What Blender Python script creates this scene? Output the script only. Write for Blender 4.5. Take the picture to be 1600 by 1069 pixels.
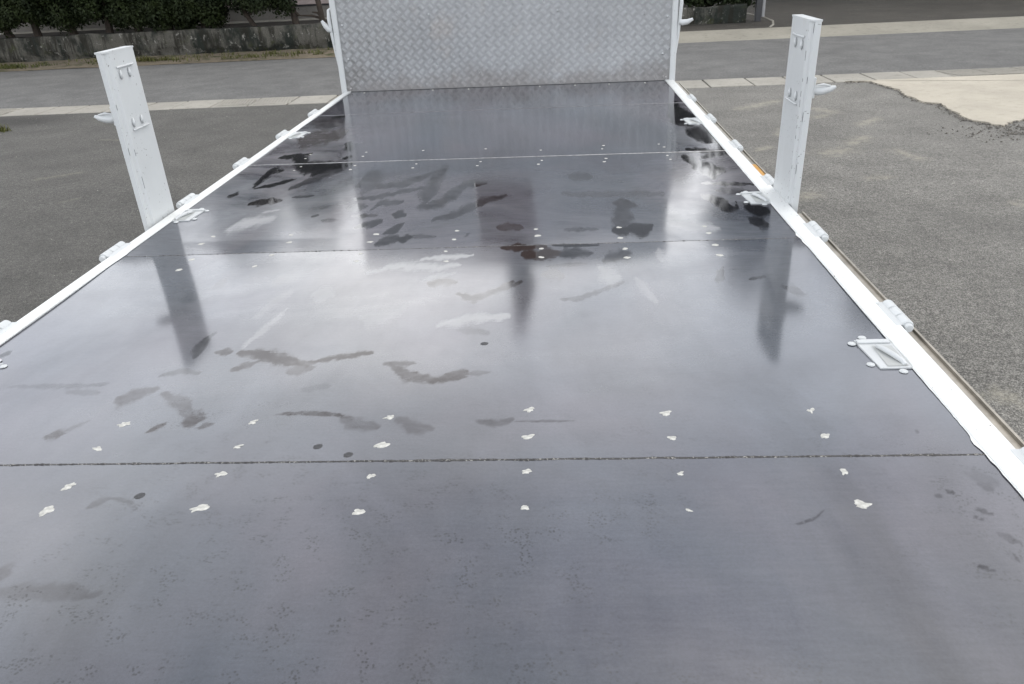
import bpy, math, random
import numpy as np
from mathutils import Vector, Matrix, noise
rng = random.Random(7)
nrg = np.random.default_rng(11)
scene = bpy.context.scene
C = scene.collection
R = math.radians
for o in list(bpy.data.objects): bpy.data.objects.remove(o)

# ------------------------------------------------------------------ camera
BZ = 0.95                      # height of the load bed above the yard
cam_d = bpy.data.cameras.new('camera'); cam = bpy.data.objects.new('camera', cam_d); C.objects.link(cam)
cam_d.sensor_width = 36.0; cam_d.sensor_fit = 'HORIZONTAL'
cam_d.lens = 1189.147 / 1600 * 36.0
cam_d.clip_start = 0.02; cam_d.clip_end = 2000
pit, yaw, rol = 0.475035, -0.069609, -0.052375
fwd = Vector((math.sin(yaw)*math.cos(pit), math.cos(yaw)*math.cos(pit), -math.sin(pit)))
rgt = Vector((math.cos(yaw), -math.sin(yaw), 0)); up = rgt.cross(fwd)
r2 = math.cos(rol)*rgt + math.sin(rol)*up; u2 = -math.sin(rol)*rgt + math.cos(rol)*up
M = Matrix((r2, u2, -fwd)).transposed().to_4x4()
M.translation = Vector((0.30835, 0.0, 0.76715 + BZ))
cam.matrix_world = M
scene.camera = cam

# ------------------------------------------------------------------ world, sun, exposure
SUN_EL, SUN_AZ = R(64), R(40)          # azimuth measured from +Y towards +X
world = bpy.data.worlds.new('World'); scene.world = world; world.use_nodes = True
wt = world.node_tree; wt.nodes.clear()
def wn(t, **k):
    n = wt.nodes.new(t)
    for a, b in k.items(): setattr(n, a, b)
    return n
sky = wn('ShaderNodeTexSky', sky_type='NISHITA', sun_disc=False, sun_elevation=SUN_EL, sun_rotation=SUN_AZ, air_density=1.0, dust_density=2.0, ozone_density=1.0)
bg1 = wn('ShaderNodeBackground'); bg1.inputs[1].default_value = 0.085
wt.links.new(sky.outputs[0], bg1.inputs[0])
tc = wn('ShaderNodeTexCoord'); sep = wn('ShaderNodeSeparateXYZ'); wt.links.new(tc.outputs['Generated'], sep.inputs[0])
# flat cloud deck seen in perspective: direction / (height + a little)
zc = wn('ShaderNodeMath', operation='MAXIMUM'); wt.links.new(sep.outputs[2], zc.inputs[0]); zc.inputs[1].default_value = 0.0
za = wn('ShaderNodeMath', operation='ADD'); wt.links.new(zc.outputs[0], za.inputs[0]); za.inputs[1].default_value = 0.18
dx = wn('ShaderNodeMath', operation='DIVIDE'); wt.links.new(sep.outputs[0], dx.inputs[0]); wt.links.new(za.outputs[0], dx.inputs[1])
dy = wn('ShaderNodeMath', operation='DIVIDE'); wt.links.new(sep.outputs[1], dy.inputs[0]); wt.links.new(za.outputs[0], dy.inputs[1])
cmb = wn('ShaderNodeCombineXYZ'); wt.links.new(dx.outputs[0], cmb.inputs[0]); wt.links.new(dy.outputs[0], cmb.inputs[1]); cmb.inputs[2].default_value = 3.1
cn = wn('ShaderNodeTexNoise'); wt.links.new(cmb.outputs[0], cn.inputs['Vector'])
cn.inputs['Scale'].default_value = 0.9; cn.inputs['Detail'].default_value = 5; cn.inputs['Roughness'].default_value = 0.5; cn.inputs['Distortion'].default_value = 0.3
cr = wn('ShaderNodeValToRGB'); wt.links.new(cn.outputs['Fac'], cr.inputs[0])
cr.color_ramp.elements[0].position = 0.32; cr.color_ramp.elements[0].color = (0.70, 0.70, 0.70, 1)
cr.color_ramp.elements[1].position = 0.60; cr.color_ramp.elements[1].color = (1, 1, 1, 1)
cr2 = wn('ShaderNodeValToRGB'); wt.links.new(cn.outputs['Fac'], cr2.inputs[0])
cr2.color_ramp.elements[0].position = 0.34; cr2.color_ramp.elements[0].color = (0.52, 0.56, 0.64, 1)
cr2.color_ramp.elements[1].position = 0.66; cr2.color_ramp.elements[1].color = (1.0, 1.0, 1.0, 1)
bg2 = wn('ShaderNodeBackground'); wt.links.new(cr2.outputs[0], bg2.inputs[0]); 
# the deck is thick and bright low down and thins overhead
zr = wn('ShaderNodeMapRange', interpolation_type='SMOOTHSTEP'); wt.links.new(sep.outputs[2], zr.inputs[0])
for i_, q_ in enumerate((0.40, 0.80, 2.4, 0.70)): zr.inputs[i_+1].default_value = q_
wt.links.new(zr.outputs[0], bg2.inputs[1])
mx = wn('ShaderNodeMixShader'); wt.links.new(cr.outputs[0], mx.inputs[0]); wt.links.new(bg1.outputs[0], mx.inputs[1]); wt.links.new(bg2.outputs[0], mx.inputs[2])
wo = wn('ShaderNodeOutputWorld'); wt.links.new(mx.outputs[0], wo.inputs[0])

sun_d = bpy.data.lights.new('sun', 'SUN'); sun = bpy.data.objects.new('sun', sun_d); C.objects.link(sun)
sun_d.energy = 0.8; sun_d.angle = R(22); sun_d.color = (1.0, 0.96, 0.9)
sd = Vector((math.sin(SUN_AZ)*math.cos(SUN_EL), math.cos(SUN_AZ)*math.cos(SUN_EL), math.sin(SUN_EL)))
sun.rotation_euler = (-sd).to_track_quat('-Z', 'Y').to_euler(); sun.location = (0, 0, 30)

scene.view_settings.view_transform = 'Standard'; scene.view_settings.look = 'None'
scene.view_settings.exposure = 0.72; scene.view_settings.gamma = 1.0
scene.render.engine = 'CYCLES'

# ------------------------------------------------------------------ helpers
def thing(name, label, cat, loc=(0, 0, 0), group=None):
    o = bpy.data.objects.new(name, None); C.objects.link(o); o.location = loc
    o.empty_display_size = 0.2
    o['label'] = label; o['category'] = cat
    if group: o['group'] = group
    return o
def tag(o, label=None, cat=None, group=None, kind=None):
    for k, v in (('label', label), ('category', cat), ('group', group), ('kind', kind)):
        if v: o[k] = v
    return o
class MB:
    def __init__(s): s.v = []; s.f = []
    def add(s, vs, fs):
        n = len(s.v); s.v += [tuple(p) for p in vs]; s.f += [tuple(i + n for i in f) for f in fs]; return s
    def box(s, x0, x1, y0, y1, z0, z1, bev=0.0):
        if bev <= 0:
            vs = [(x, y, z) for z in (z0, z1) for y in (y0, y1) for x in (x0, x1)]
            return s.add(vs, [(0, 2, 3, 1), (4, 5, 7, 6), (0, 1, 5, 4), (2, 6, 7, 3), (0, 4, 6, 2), (1, 3, 7, 5)])
        b = bev; vs = []
        for (za, e) in ((z0, b), (z0 + b, 0), (z1 - b, 0), (z1, b)):
            X0, X1, Y0, Y1 = x0 + e, x1 - e, y0 + e, y1 - e; c = b if e == 0 else b * 0.6
            vs += [(X0 + c, Y0, za), (X1 - c, Y0, za), (X1, Y0 + c, za), (X1, Y1 - c, za), (X1 - c, Y1, za), (X0 + c, Y1, za), (X0, Y1 - c, za), (X0, Y0 + c, za)]
        fs = [tuple(range(7, -1, -1)), tuple(range(24, 32))]
        for k in range(3):
            for i in range(8):
                j = (i + 1) % 8; fs.append((k*8+i, k*8+j, k*8+8+j, k*8+8+i))
        return s.add(vs, fs)
    def prism(s, prof, a0, a1, axis='y'):
        n = len(prof); put = {'y': lambda p, a: (p[0], a, p[1]), 'x': lambda p, a: (a, p[0], p[1]), 'z': lambda p, a: (p[0], p[1], a)}[axis]
        vs = [put(p, a0) for p in prof] + [put(p, a1) for p in prof]
        fs = [tuple(range(n)), tuple(range(2*n - 1, n - 1, -1))] + [(i, i + n, (i+1) % n + n, (i+1) % n) for i in range(n)]
        return s.add(vs, fs)
    def tube(s, pts, rad, n=10, cap=True):
        pts = [Vector(p) for p in pts]; k = len(pts)
        rad = rad if hasattr(rad, '__len__') else [rad] * k
        vs = []; prev = None
        for i, p in enumerate(pts):
            t = (pts[min(i+1, k-1)] - pts[max(i-1, 0)]).normalized()
            if prev is None: a = t.orthogonal().normalized()
            else: a = (prev - t * prev.dot(t)).normalized()
            prev = a; b = t.cross(a)
            for j in range(n):
                w = 2*math.pi*j/n; vs.append(p + (a*math.cos(w) + b*math.sin(w)) * rad[i])
        fs = [(i*n+j, i*n+(j+1) % n, (i+1)*n+(j+1) % n, (i+1)*n+j) for i in range(k-1) for j in range(n)]
        if cap: fs += [tuple(range(n-1, -1, -1)), tuple(range((k-1)*n, k*n))]
        return s.add(vs, fs)
    def dome(s, c, rx, ry, h, n=10, axis='z', sign=1):
        vs = []
        for (q, zz) in ((1, 0), (0.92, .45), (.6, .85)):
            for j in range(n):
                w = 2*math.pi*j/n; vs.append((rx*q*math.cos(w), ry*q*math.sin(w), h*zz))
        vs.append((0, 0, h))
        fs = [(k*n+j, k*n+(j+1) % n, (k+1)*n+(j+1) % n, (k+1)*n+j) for k in range(2) for j in range(n)] + [(2*n+j, 2*n+(j+1) % n, 3*n) for j in range(n)]
        m = {'z': lambda v: (c[0]+v[0], c[1]+v[1], c[2]+sign*v[2]), 'x': lambda v: (c[0]+sign*v[2], c[1]+v[0], c[2]+v[1]), 'y': lambda v: (c[0]+v[0], c[1]+sign*v[2], c[2]+v[1])}[axis]
        return s.add([m(v) for v in vs], fs)
    def build(s, name, mat, parent=None, smooth=False):
        me = bpy.data.meshes.new(name); me.from_pydata(s.v, [], s.f); me.validate(); me.update()
        me.materials.append(mat)
        import bmesh
        bm = bmesh.new(); bm.from_mesh(me); bmesh.ops.recalc_face_normals(bm, faces=bm.faces[:]); bm.to_mesh(me); bm.free()
        if smooth:
            me.shade_smooth()
            try: me.set_sharp_from_angle(angle=R(smooth if smooth is not True else 40))
            except Exception: pass
        o = bpy.data.objects.new(name, me); C.objects.link(o)
        if parent: o.parent = parent
        return o
def np_mesh(name, V, F, mat, parent=None, smooth=True, attrs=None):
    """big meshes straight from numpy arrays; F is (n,4) or (n,3)"""
    me = bpy.data.meshes.new(name); k = F.shape[1]
    me.vertices.add(len(V)); me.vertices.foreach_set('co', np.asarray(V, np.float32).ravel())
    me.loops.add(F.size); me.loops.foreach_set('vertex_index', F.astype(np.int32).ravel())
    me.polygons.add(len(F)); me.polygons.foreach_set('loop_start', np.arange(0, F.size, k, dtype=np.int32))
    me.polygons.foreach_set('loop_total', np.full(len(F), k, np.int32))
    me.update(calc_edges=True); me.materials.append(mat)
    for nm, arr in (attrs or {}).items():
        a = me.attributes.new(nm, 'FLOAT_VECTOR' if arr.ndim == 2 else 'FLOAT', 'POINT')
        a.data.foreach_set('vector' if arr.ndim == 2 else 'value', arr.astype(np.float32).ravel())
    if smooth: me.shade_smooth()
    o = bpy.data.objects.new(name, me); C.objects.link(o)
    if parent: o.parent = parent
    return o
def grid(x0, x1, y0, y1, nx, ny):
    xs = np.linspace(x0, x1, nx+1); ys = np.linspace(y0, y1, ny+1); X, Y = np.meshgrid(xs, ys)
    V = np.stack([X.ravel(), Y.ravel(), np.zeros(X.size)], 1)
    i = np.arange(nx*ny); r_, c_ = i // nx, i % nx; a = r_*(nx+1) + c_
    return V, np.stack([a, a+1, a+nx+2, a+nx+1], 1)
def copy_part(o, parent, loc):
    c = o.copy(); C.objects.link(c); c.parent = parent; c.location = loc
    for ch in o.children:
        d = ch.copy(); C.objects.link(d); d.parent = c
    return c

# ------------------------------------------------------------------ materials
class NT:
    def __init__(s, name):
        s.m = bpy.data.materials.new(name); s.m.use_nodes = True; s.t = s.m.node_tree; s.t.nodes.clear()
        s.out = s.n('ShaderNodeOutputMaterial'); s.p = s.n('ShaderNodeBsdfPrincipled'); s.t.links.new(s.p.outputs[0], s.out.inputs[0])
        s.co = s.n('ShaderNodeTexCoord').outputs['Object']
    def n(s, t, **k):
        x = s.t.nodes.new(t)
        for a, b in k.items(): setattr(x, a, b)
        return x
    def put(s, sock, v):
        if isinstance(v, bpy.types.NodeSocket): s.t.links.new(v, sock)
        elif hasattr(v, '__len__') and sock.type == 'RGBA' and len(v) == 3: sock.default_value = (*v, 1)
        else: sock.default_value = v
    def math(s, op, a, b=0.0, c=0.0, clamp=False):
        x = s.n('ShaderNodeMath', operation=op, use_clamp=clamp)
        for i, v in enumerate((a, b, c)): s.put(x.inputs[i], v)
        return x.outputs[0]
    def noise(s, scale, detail=3, rough=.5, stretch=(1, 1, 1), dist=0, loc=(0, 0, 0)):
        mp = s.n('ShaderNodeMapping'); s.put(mp.inputs['Vector'], s.co); mp.inputs['Scale'].default_value = stretch; mp.inputs['Location'].default_value = loc
        x = s.n('ShaderNodeTexNoise'); s.put(x.inputs['Vector'], mp.outputs[0])
        x.inputs['Scale'].default_value = scale; x.inputs['Detail'].default_value = detail; x.inputs['Roughness'].default_value = rough; x.inputs['Distortion'].default_value = dist
        return x.outputs['Fac']
    def vor(s, scale, stretch=(1, 1, 1), feat='F1'):
        mp = s.n('ShaderNodeMapping'); s.put(mp.inputs['Vector'], s.co); mp.inputs['Scale'].default_value = stretch
        x = s.n('ShaderNodeTexVoronoi', feature=feat); s.put(x.inputs['Vector'], mp.outputs[0]); x.inputs['Scale'].default_value = scale
        return x.outputs['Distance']
    def step(s, v, lo, hi, a=0.0, b=1.0):
        x = s.n('ShaderNodeMapRange', interpolation_type='SMOOTHSTEP'); s.put(x.inputs[0], v)
        for i, q in enumerate((lo, hi, a, b)): x.inputs[i+1].default_value = q
        return x.outputs[0]
    def lin(s, v, lo, hi, a=0.0, b=1.0):
        x = s.n('ShaderNodeMapRange'); s.put(x.inputs[0], v)
        for i, q in enumerate((lo, hi, a, b)): s.put(x.inputs[i+1], q)
        return x.outputs[0]
    def mix(s, f, a, b):
        x = s.n('ShaderNodeMix', data_type='RGBA'); s.put(x.inputs[0], f); s.put(x.inputs[6], a); s.put(x.inputs[7], b); return x.outputs[2]
    def mul(s, col, v):
        x = s.n('ShaderNodeMix', data_type='RGBA', blend_type='MULTIPLY'); x.inputs[0].default_value = 1; s.put(x.inputs[6], col)
        cb = s.n('ShaderNodeCombineColor'); 
        for i in range(3): s.put(cb.inputs[i], v)
        s.put(x.inputs[7], cb.outputs[0]); return x.outputs[2]
    def attr(s, name): return s.n('ShaderNodeAttribute', attribute_name=name)
    def sepv(s, v):
        x = s.n('ShaderNodeSeparateXYZ'); s.put(x.inputs[0], v); return x.outputs
    def bump(s, h, strength=.3, dist=.01):
        x = s.n('ShaderNodeBump'); s.put(x.inputs['Height'], h); x.inputs['Strength'].default_value = strength; x.inputs['Distance'].default_value = dist
        s.put(s.p.inputs['Normal'], x.outputs[0])
    def set(s, **k):
        names = dict(col='Base Color', rough='Roughness', metal='Metallic', ior='IOR', spec='Specular IOR Level', coat='Coat Weight', coat_rough='Coat Roughness', trans='Transmission Weight', sub='Subsurface Weight')
        for a, v in k.items(): s.put(s.p.inputs[names[a]], v)
        return s.m
def plain(name, col, rough=.6, metal=0, var=.15, scale=8):
    t = NT(name); f = t.noise(scale, 4); t.set(col=t.mul(col, t.lin(f, .3, .7, 1-var, 1+var)), rough=rough, metal=metal); return t.m

# white paint with dirt film and dark chips
def paint_mat(name, col, chips=.66):
    t = NT(name); f = t.noise(3, 5, .6); d = t.noise(14, 5, .65, (1, 1, .35))
    c = t.mul(col, t.lin(f, .3, .7, .93, 1.03))
    c = t.mix(t.math('MULTIPLY', t.step(d, .55, .75), .18), c, (.36, .33, .27))
    ch = t.math('MULTIPLY', t.step(t.noise(120, 3, .6), chips, chips+.04), t.step(t.noise(9, 3, .6, loc=(4, 1, 2)), .50, .58))
    t.set(col=t.mix(ch, c, (.07, .055, .045)), rough=t.lin(d, .3, .7, .32, .5)); t.bump(t.math('ADD', t.noise(60, 3), t.math('MULTIPLY', ch, -1.5)), .12, .002); return t.m
WHITE = paint_mat('white_paint', (.46, .475, .475), .655)
WHITE_RAIL = paint_mat('white_rail_paint', (.62, .63, .615), .67)
PRIMER = plain('paint_blob', (.40, .395, .365), .85, 0, .3, 120)
DARK = plain('dark_steel', (.02, .02, .022), .5)
RUBBER = plain('rubber', (.015, .015, .015), .8)
ALU = plain('tan_aluminium', (.30, .275, .235), .42, .75, .2, 30)
ORANGE = plain('orange_reflector', (.50, .24, .015), .35)
DARK_MARKS=[
(1.00,0.0,0.0077,0.0311,[(-0.913,3.318),(-0.779,3.358)]),
(1.00,0.0,0.0173,0.0675,[(-0.837,3.307),(-0.742,3.154),(-0.679,3.079),(-0.612,3.109),(-0.551,3.141)]),
(1.00,0.0,0.0118,0.0433,[(-0.855,2.826),(-0.857,2.941),(-0.866,3.065),(-0.817,3.085)]),
(1.00,0.0,0.0060,0.0214,[(-0.845,2.813),(-0.778,2.861),(-0.720,2.924)]),
(0.60,0.0,0.0122,0.0449,[(-0.697,2.807),(-0.659,2.893),(-0.599,3.005),(-0.542,3.100)]),
(0.90,0.2,0.0093,0.0307,[(-0.794,2.621),(-0.740,2.634),(-0.687,2.639)]),
(0.50,0.0,0.0037,0.0126,[(-0.657,2.675),(-0.576,2.687)]),
(1.00,0.0,0.0085,0.0425,[(-0.899,4.224),(-0.833,4.211)]),
(1.00,0.0,0.0094,0.0400,[(-0.667,3.562),(-0.608,3.393)]),
(1.00,0.0,0.0066,0.0266,[(-0.606,3.251),(-0.577,3.264)]),
(0.50,1.0,0.0336,0.1506,[(-0.924,3.673),(-0.826,3.692),(-0.737,3.785)]),
(0.40,0.8,0.0273,0.1318,[(-0.962,4.063),(-0.807,4.034)]),
(0.75,0.0,0.0129,0.0446,[(-0.158,2.515),(-0.128,2.521),(-0.078,2.573),(-0.049,2.668),(-0.030,2.771),(0.047,2.784)]),
(0.75,0.0,0.0217,0.0785,[(-0.156,2.524),(-0.150,2.680),(-0.150,2.899),(-0.137,3.045)]),
(0.70,0.0,0.0073,0.0252,[(-0.418,2.629),(-0.338,2.640),(-0.245,2.711),(-0.163,2.765)]),
(0.70,0.0,0.0096,0.0354,[(-0.382,2.791),(-0.279,2.801),(-0.202,2.906),(-0.150,2.996)]),
(0.60,0.0,0.0272,0.0987,[(-0.440,2.777),(-0.393,2.815),(-0.435,2.984)]),
(0.75,0.0,0.0081,0.0269,[(-0.321,2.505),(-0.312,2.569),(-0.233,2.580)]),
(0.60,0.0,0.0105,0.0342,[(-0.412,2.533),(-0.348,2.526)]),
(0.70,0.0,0.0100,0.0329,[(-0.090,2.369),(-0.022,2.421),(0.015,2.488),(0.065,2.557),(0.129,2.608)]),
(0.70,0.4,0.0045,0.0142,[(-0.377,2.431),(-0.289,2.431)]),
(1.00,0.0,0.0081,0.0248,[(-0.338,2.311),(-0.313,2.341),(-0.264,2.361)]),
(1.00,0.0,0.0100,0.0318,[(-0.235,2.434),(-0.199,2.430)]),
(1.00,0.0,0.0105,0.0317,[(-0.231,2.247),(-0.206,2.275),(-0.187,2.329)]),
(0.85,0.0,0.0126,0.0366,[(-0.230,2.166),(-0.202,2.178),(-0.173,2.183)]),
(1.00,0.0,0.0086,0.0252,[(-0.174,2.185),(-0.142,2.202)]),
(0.50,0.0,0.0046,0.0134,[(-0.144,2.212),(-0.062,2.202)]),
(0.60,0.0,0.0055,0.0164,[(0.030,2.202),(0.038,2.223)]),
(0.40,0.0,0.0056,0.0173,[(-0.472,2.397),(-0.417,2.392)]),
(0.50,0.0,0.0034,0.0108,[(-0.519,2.444),(-0.494,2.454)]),
(0.80,0.0,0.0078,0.0263,[(-0.910,2.735),(-0.884,2.732)]),
(1.00,0.0,0.0089,0.0360,[(0.826,3.040),(0.857,2.942),(0.916,2.894)]),
(1.00,0.0,0.0146,0.0575,[(0.841,2.893),(0.914,2.883)]),
(0.80,0.0,0.0061,0.0258,[(0.875,3.049),(0.997,3.114)]),
(0.80,0.0,0.0054,0.0200,[(0.827,2.687),(0.994,2.654)]),
(0.50,0.0,0.0079,0.0282,[(0.859,2.595),(0.972,2.558)]),
(1.00,0.0,0.0114,0.0393,[(0.814,2.515),(0.834,2.463),(0.864,2.421)]),
(0.80,0.0,0.0043,0.0146,[(0.897,2.457),(0.886,2.393),(0.847,2.365)]),
(1.00,0.0,0.0159,0.0535,[(0.930,2.388),(0.970,2.384)]),
(0.70,0.0,0.0116,0.0372,[(0.906,2.270),(0.938,2.229)]),
(1.00,0.0,0.0216,0.0990,[(0.957,3.537),(0.986,3.220)]),
(1.00,0.0,0.0346,0.1819,[(0.920,4.104),(0.943,3.788)]),
(0.80,0.0,0.0110,0.0545,[(0.871,3.754),(0.938,3.695)]),
(0.75,0.2,0.0118,0.0396,[(0.501,2.466),(0.567,2.470)]),
(0.65,0.1,0.0199,0.0639,[(0.530,2.430),(0.514,2.307),(0.491,2.251)]),
(1.00,0.0,0.0130,0.0399,[(0.481,2.193),(0.541,2.206),(0.590,2.214)]),
(1.00,1.0,0.0113,0.0318,[(0.209,2.032),(0.255,2.025),(0.311,2.032)]),
(0.90,1.0,0.0070,0.0200,[(0.149,2.089),(0.277,2.084)]),
(0.70,0.0,0.0090,0.0253,[(0.277,2.027),(0.407,2.025)]),
(0.90,0.0,0.0035,0.0100,[(0.294,2.094),(0.427,2.083)]),
(0.60,0.0,0.0136,0.0382,[(0.442,1.968),(0.511,2.009)]),
(0.55,0.7,0.0056,0.0141,[(0.099,1.732),(0.157,1.773),(0.216,1.827)]),
(0.50,0.5,0.0044,0.0111,[(0.313,1.708),(0.352,1.705),(0.409,1.751),(0.478,1.810)]),
(0.40,0.8,0.0079,0.0207,[(0.268,1.879),(0.326,1.854)]),
(0.50,0.0,0.0119,0.0452,[(0.363,2.845),(0.438,2.836)]),
(0.40,0.4,0.0096,0.0336,[(0.330,2.612),(0.672,2.573)]),
(0.70,0.0,0.0055,0.0147,[(0.707,1.795),(0.743,1.888)]),
(0.60,0.0,0.0103,0.0264,[(0.869,1.753),(0.899,1.709)]),
(0.50,0.0,0.0029,0.0078,[(0.790,1.810),(0.838,1.826)]),
(0.50,0.6,0.0088,0.0269,[(0.126,2.275),(0.202,2.259)]),
(0.50,0.0,0.0048,0.0148,[(0.331,2.225),(0.434,2.223)]),
(0.35,0.3,0.0038,0.0103,[(0.278,1.928),(0.387,1.942)]),
(1.00,0.0,0.0282,0.1285,[(0.925,3.501),(0.971,3.411),(0.999,3.182)]),
(1.00,0.0,0.0339,0.1745,[(0.887,3.898),(0.977,3.821)]),
(1.00,0.0,0.0189,0.0748,[(0.833,2.894),(0.921,2.882)]),
(1.00,0.0,0.0128,0.0524,[(0.820,3.050),(0.896,2.951)]),
(1.00,0.0,0.0159,0.0545,[(0.807,2.511),(0.873,2.415)]),
(1.00,0.0,0.0231,0.0772,[(0.924,2.378),(0.970,2.359)]),
(0.80,0.0,0.0139,0.0441,[(0.904,2.251),(0.935,2.220)]),
(1.00,0.0,0.0278,0.1515,[(0.923,4.160),(0.957,4.041)]),
(0.90,0.0,0.0071,0.0305,[(0.849,3.188),(0.995,3.145)]),
(0.70,0.8,0.0065,0.0135,[(-0.459,1.468),(-0.419,1.471)]),
(0.75,0.9,0.0090,0.0185,[(-0.399,1.466),(-0.341,1.445),(-0.292,1.429),(-0.230,1.400)]),
(0.50,0.8,0.0087,0.0174,[(-0.261,1.375),(-0.212,1.382)]),
(0.75,0.9,0.0058,0.0118,[(-0.230,1.400),(-0.184,1.425),(-0.097,1.449)]),
(0.65,0.9,0.0063,0.0125,[(-0.390,1.384),(-0.370,1.401),(-0.342,1.422)]),
(0.60,0.8,0.0043,0.0088,[(-0.065,1.398),(0.004,1.395)]),
(0.65,0.9,0.0067,0.0134,[(-0.047,1.393),(-0.004,1.341),(0.056,1.322)]),
(0.60,0.8,0.0120,0.0224,[(-0.583,1.280),(-0.547,1.291),(-0.524,1.314)]),
(0.50,0.7,0.0083,0.0151,[(-0.497,1.293),(-0.442,1.253),(-0.406,1.208)]),
(0.70,0.8,0.0111,0.0196,[(-0.405,1.187),(-0.372,1.193)]),
(0.60,0.8,0.0043,0.0075,[(-0.368,1.166),(-0.345,1.176)]),
(0.75,0.8,0.0051,0.0088,[(-0.464,1.148),(-0.441,1.181)]),
(0.70,0.7,0.0031,0.0056,[(-0.232,1.207),(-0.179,1.209),(-0.118,1.201),(-0.080,1.186)]),
(0.45,0.7,0.0091,0.0161,[(-0.101,1.180),(-0.032,1.158)]),
(0.40,0.7,0.0075,0.0133,[(0.004,1.184),(0.035,1.156),(0.076,1.149)]),
(0.50,0.1,0.0058,0.0114,[(-0.537,1.368),(-0.500,1.384),(-0.456,1.373)]),
(0.60,0.0,0.0095,0.0201,[(-0.496,1.446),(-0.506,1.514),(-0.499,1.554)]),
(0.30,0.3,0.0114,0.0284,[(-0.605,1.831),(-0.599,1.900)]),
(0.20,0.0,0.0050,0.0095,[(-0.212,1.296),(-0.154,1.309)]),
(0.22,1.0,0.0113,0.0283,[(-0.455,1.856),(-0.425,1.882)]),
(0.65,1.0,0.0050,0.0098,[(-0.001,1.354),(0.053,1.325),(0.120,1.335)]),
(0.70,1.3,0.0065,0.0129,[(0.075,1.341),(0.118,1.354)]),
(0.60,1.0,0.0083,0.0212,[(-0.031,1.838),(0.040,1.834)]),
(0.55,0.9,0.0061,0.0152,[(0.055,1.755),(0.100,1.723),(0.145,1.764),(0.191,1.824)]),
(0.50,0.5,0.0049,0.0088,[(0.154,1.175),(0.190,1.162),(0.220,1.177)]),
(0.50,0.5,0.0018,0.0032,[(0.220,1.173),(0.339,1.168)]),
(0.35,0.2,0.0061,0.0135,[(0.077,1.554),(0.150,1.533)]),
(0.40,0.6,0.0035,0.0070,[(0.119,1.349),(0.163,1.353)]),
(0.40,0.8,0.0101,0.0266,[(0.278,1.884),(0.322,1.856)]),
(0.40,0.3,0.0045,0.0085,[(-0.851,1.330),(-0.757,1.327),(-0.664,1.331),(-0.638,1.337)]),
(0.35,0.5,0.0044,0.0081,[(-0.707,1.305),(-0.631,1.296)]),
(0.70,0.8,0.0060,0.0101,[(-0.655,1.144),(-0.622,1.149)]),
(0.35,0.5,0.0067,0.0116,[(-0.625,1.153),(-0.601,1.192)]),
(0.45,0.4,0.0063,0.0093,[(-0.452,0.938),(-0.433,0.954)]),
(0.45,0.4,0.0028,0.0042,[(-0.435,0.959),(-0.394,0.949),(-0.372,0.928)]),
(0.80,0.0,0.0066,0.0133,[(-0.968,1.477),(-0.946,1.480)]),
(0.32,0.6,0.0089,0.0113,[(-0.499,0.752),(-0.416,0.755),(-0.338,0.749)]),
(0.38,0.8,0.0120,0.0157,[(-0.523,0.787),(-0.489,0.784)]),
(0.50,0.3,0.0026,0.0042,[(0.875,0.952),(0.887,0.946)]),
(0.60,0.3,0.0032,0.0051,[(0.915,0.919),(0.938,0.908)]),
(0.60,0.3,0.0021,0.0033,[(0.910,0.902),(0.917,0.894)]),
(0.50,0.3,0.0030,0.0044,[(0.919,0.829),(0.925,0.809)]),
(0.50,0.3,0.0036,0.0051,[(0.863,0.803),(0.881,0.793)]),
(0.40,0.3,0.0059,0.0098,[(0.952,0.975),(0.967,0.966)]),
(0.60,0.3,0.0015,0.0022,[(0.646,0.885),(0.682,0.899),(0.704,0.921)]),
(0.25,0.3,0.0098,0.0164,[(0.947,1.004),(0.976,0.978)]),
(0.60,0.3,0.0018,0.0030,[(0.893,0.961),(0.909,0.954)]),
(0.50,0.3,0.0025,0.0045,[(0.916,1.125),(0.921,1.113)]),
(0.40,0.3,0.0048,0.0072,[(0.927,0.864),(0.943,0.844)]),
]
PALE_MARKS=[
(0.50,0.0,0.0217,0.0664,[(-0.761,2.374),(-0.662,2.424)]),
(0.80,0.0,0.0056,0.0155,[(-0.078,2.013),(0.068,2.033)]),
(0.40,0.0,0.0036,0.0114,[(-0.708,2.508),(-0.658,2.530)]),
(0.50,0.0,0.0129,0.0404,[(0.656,2.255),(0.789,2.196)]),
(0.60,0.0,0.0196,0.0517,[(0.416,1.882),(0.469,1.824)]),
(0.40,0.0,0.0108,0.0274,[(0.506,1.835),(0.528,1.756),(0.543,1.683)]),
(0.40,0.0,0.0109,0.0308,[(0.594,2.050),(0.593,1.957)]),
(0.50,0.0,0.0098,0.0217,[(-0.403,1.490),(-0.383,1.580),(-0.366,1.680)]),
(0.35,0.0,0.0127,0.0301,[(-0.431,1.649),(-0.412,1.743),(-0.390,1.805)]),
(0.50,0.0,0.0160,0.0391,[(-0.317,1.775),(-0.278,1.785)]),
(0.40,0.0,0.0158,0.0366,[(-0.163,1.624),(-0.107,1.632),(-0.068,1.687)]),
(0.80,0.0,0.0096,0.0255,[(-0.212,1.914),(-0.144,1.969),(-0.029,1.948),(0.037,1.958)]),
(0.60,0.0,0.0065,0.0169,[(-0.053,1.850),(-0.019,1.876),(0.032,1.900)]),
(0.70,0.0,0.0059,0.0157,[(-0.274,1.989),(-0.238,2.009)]),
(0.30,0.0,0.0201,0.0517,[(-0.456,1.877),(-0.369,1.957)]),
(0.75,0.0,0.0108,0.0247,[(0.030,1.575),(0.099,1.608),(0.184,1.617)]),
]
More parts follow.
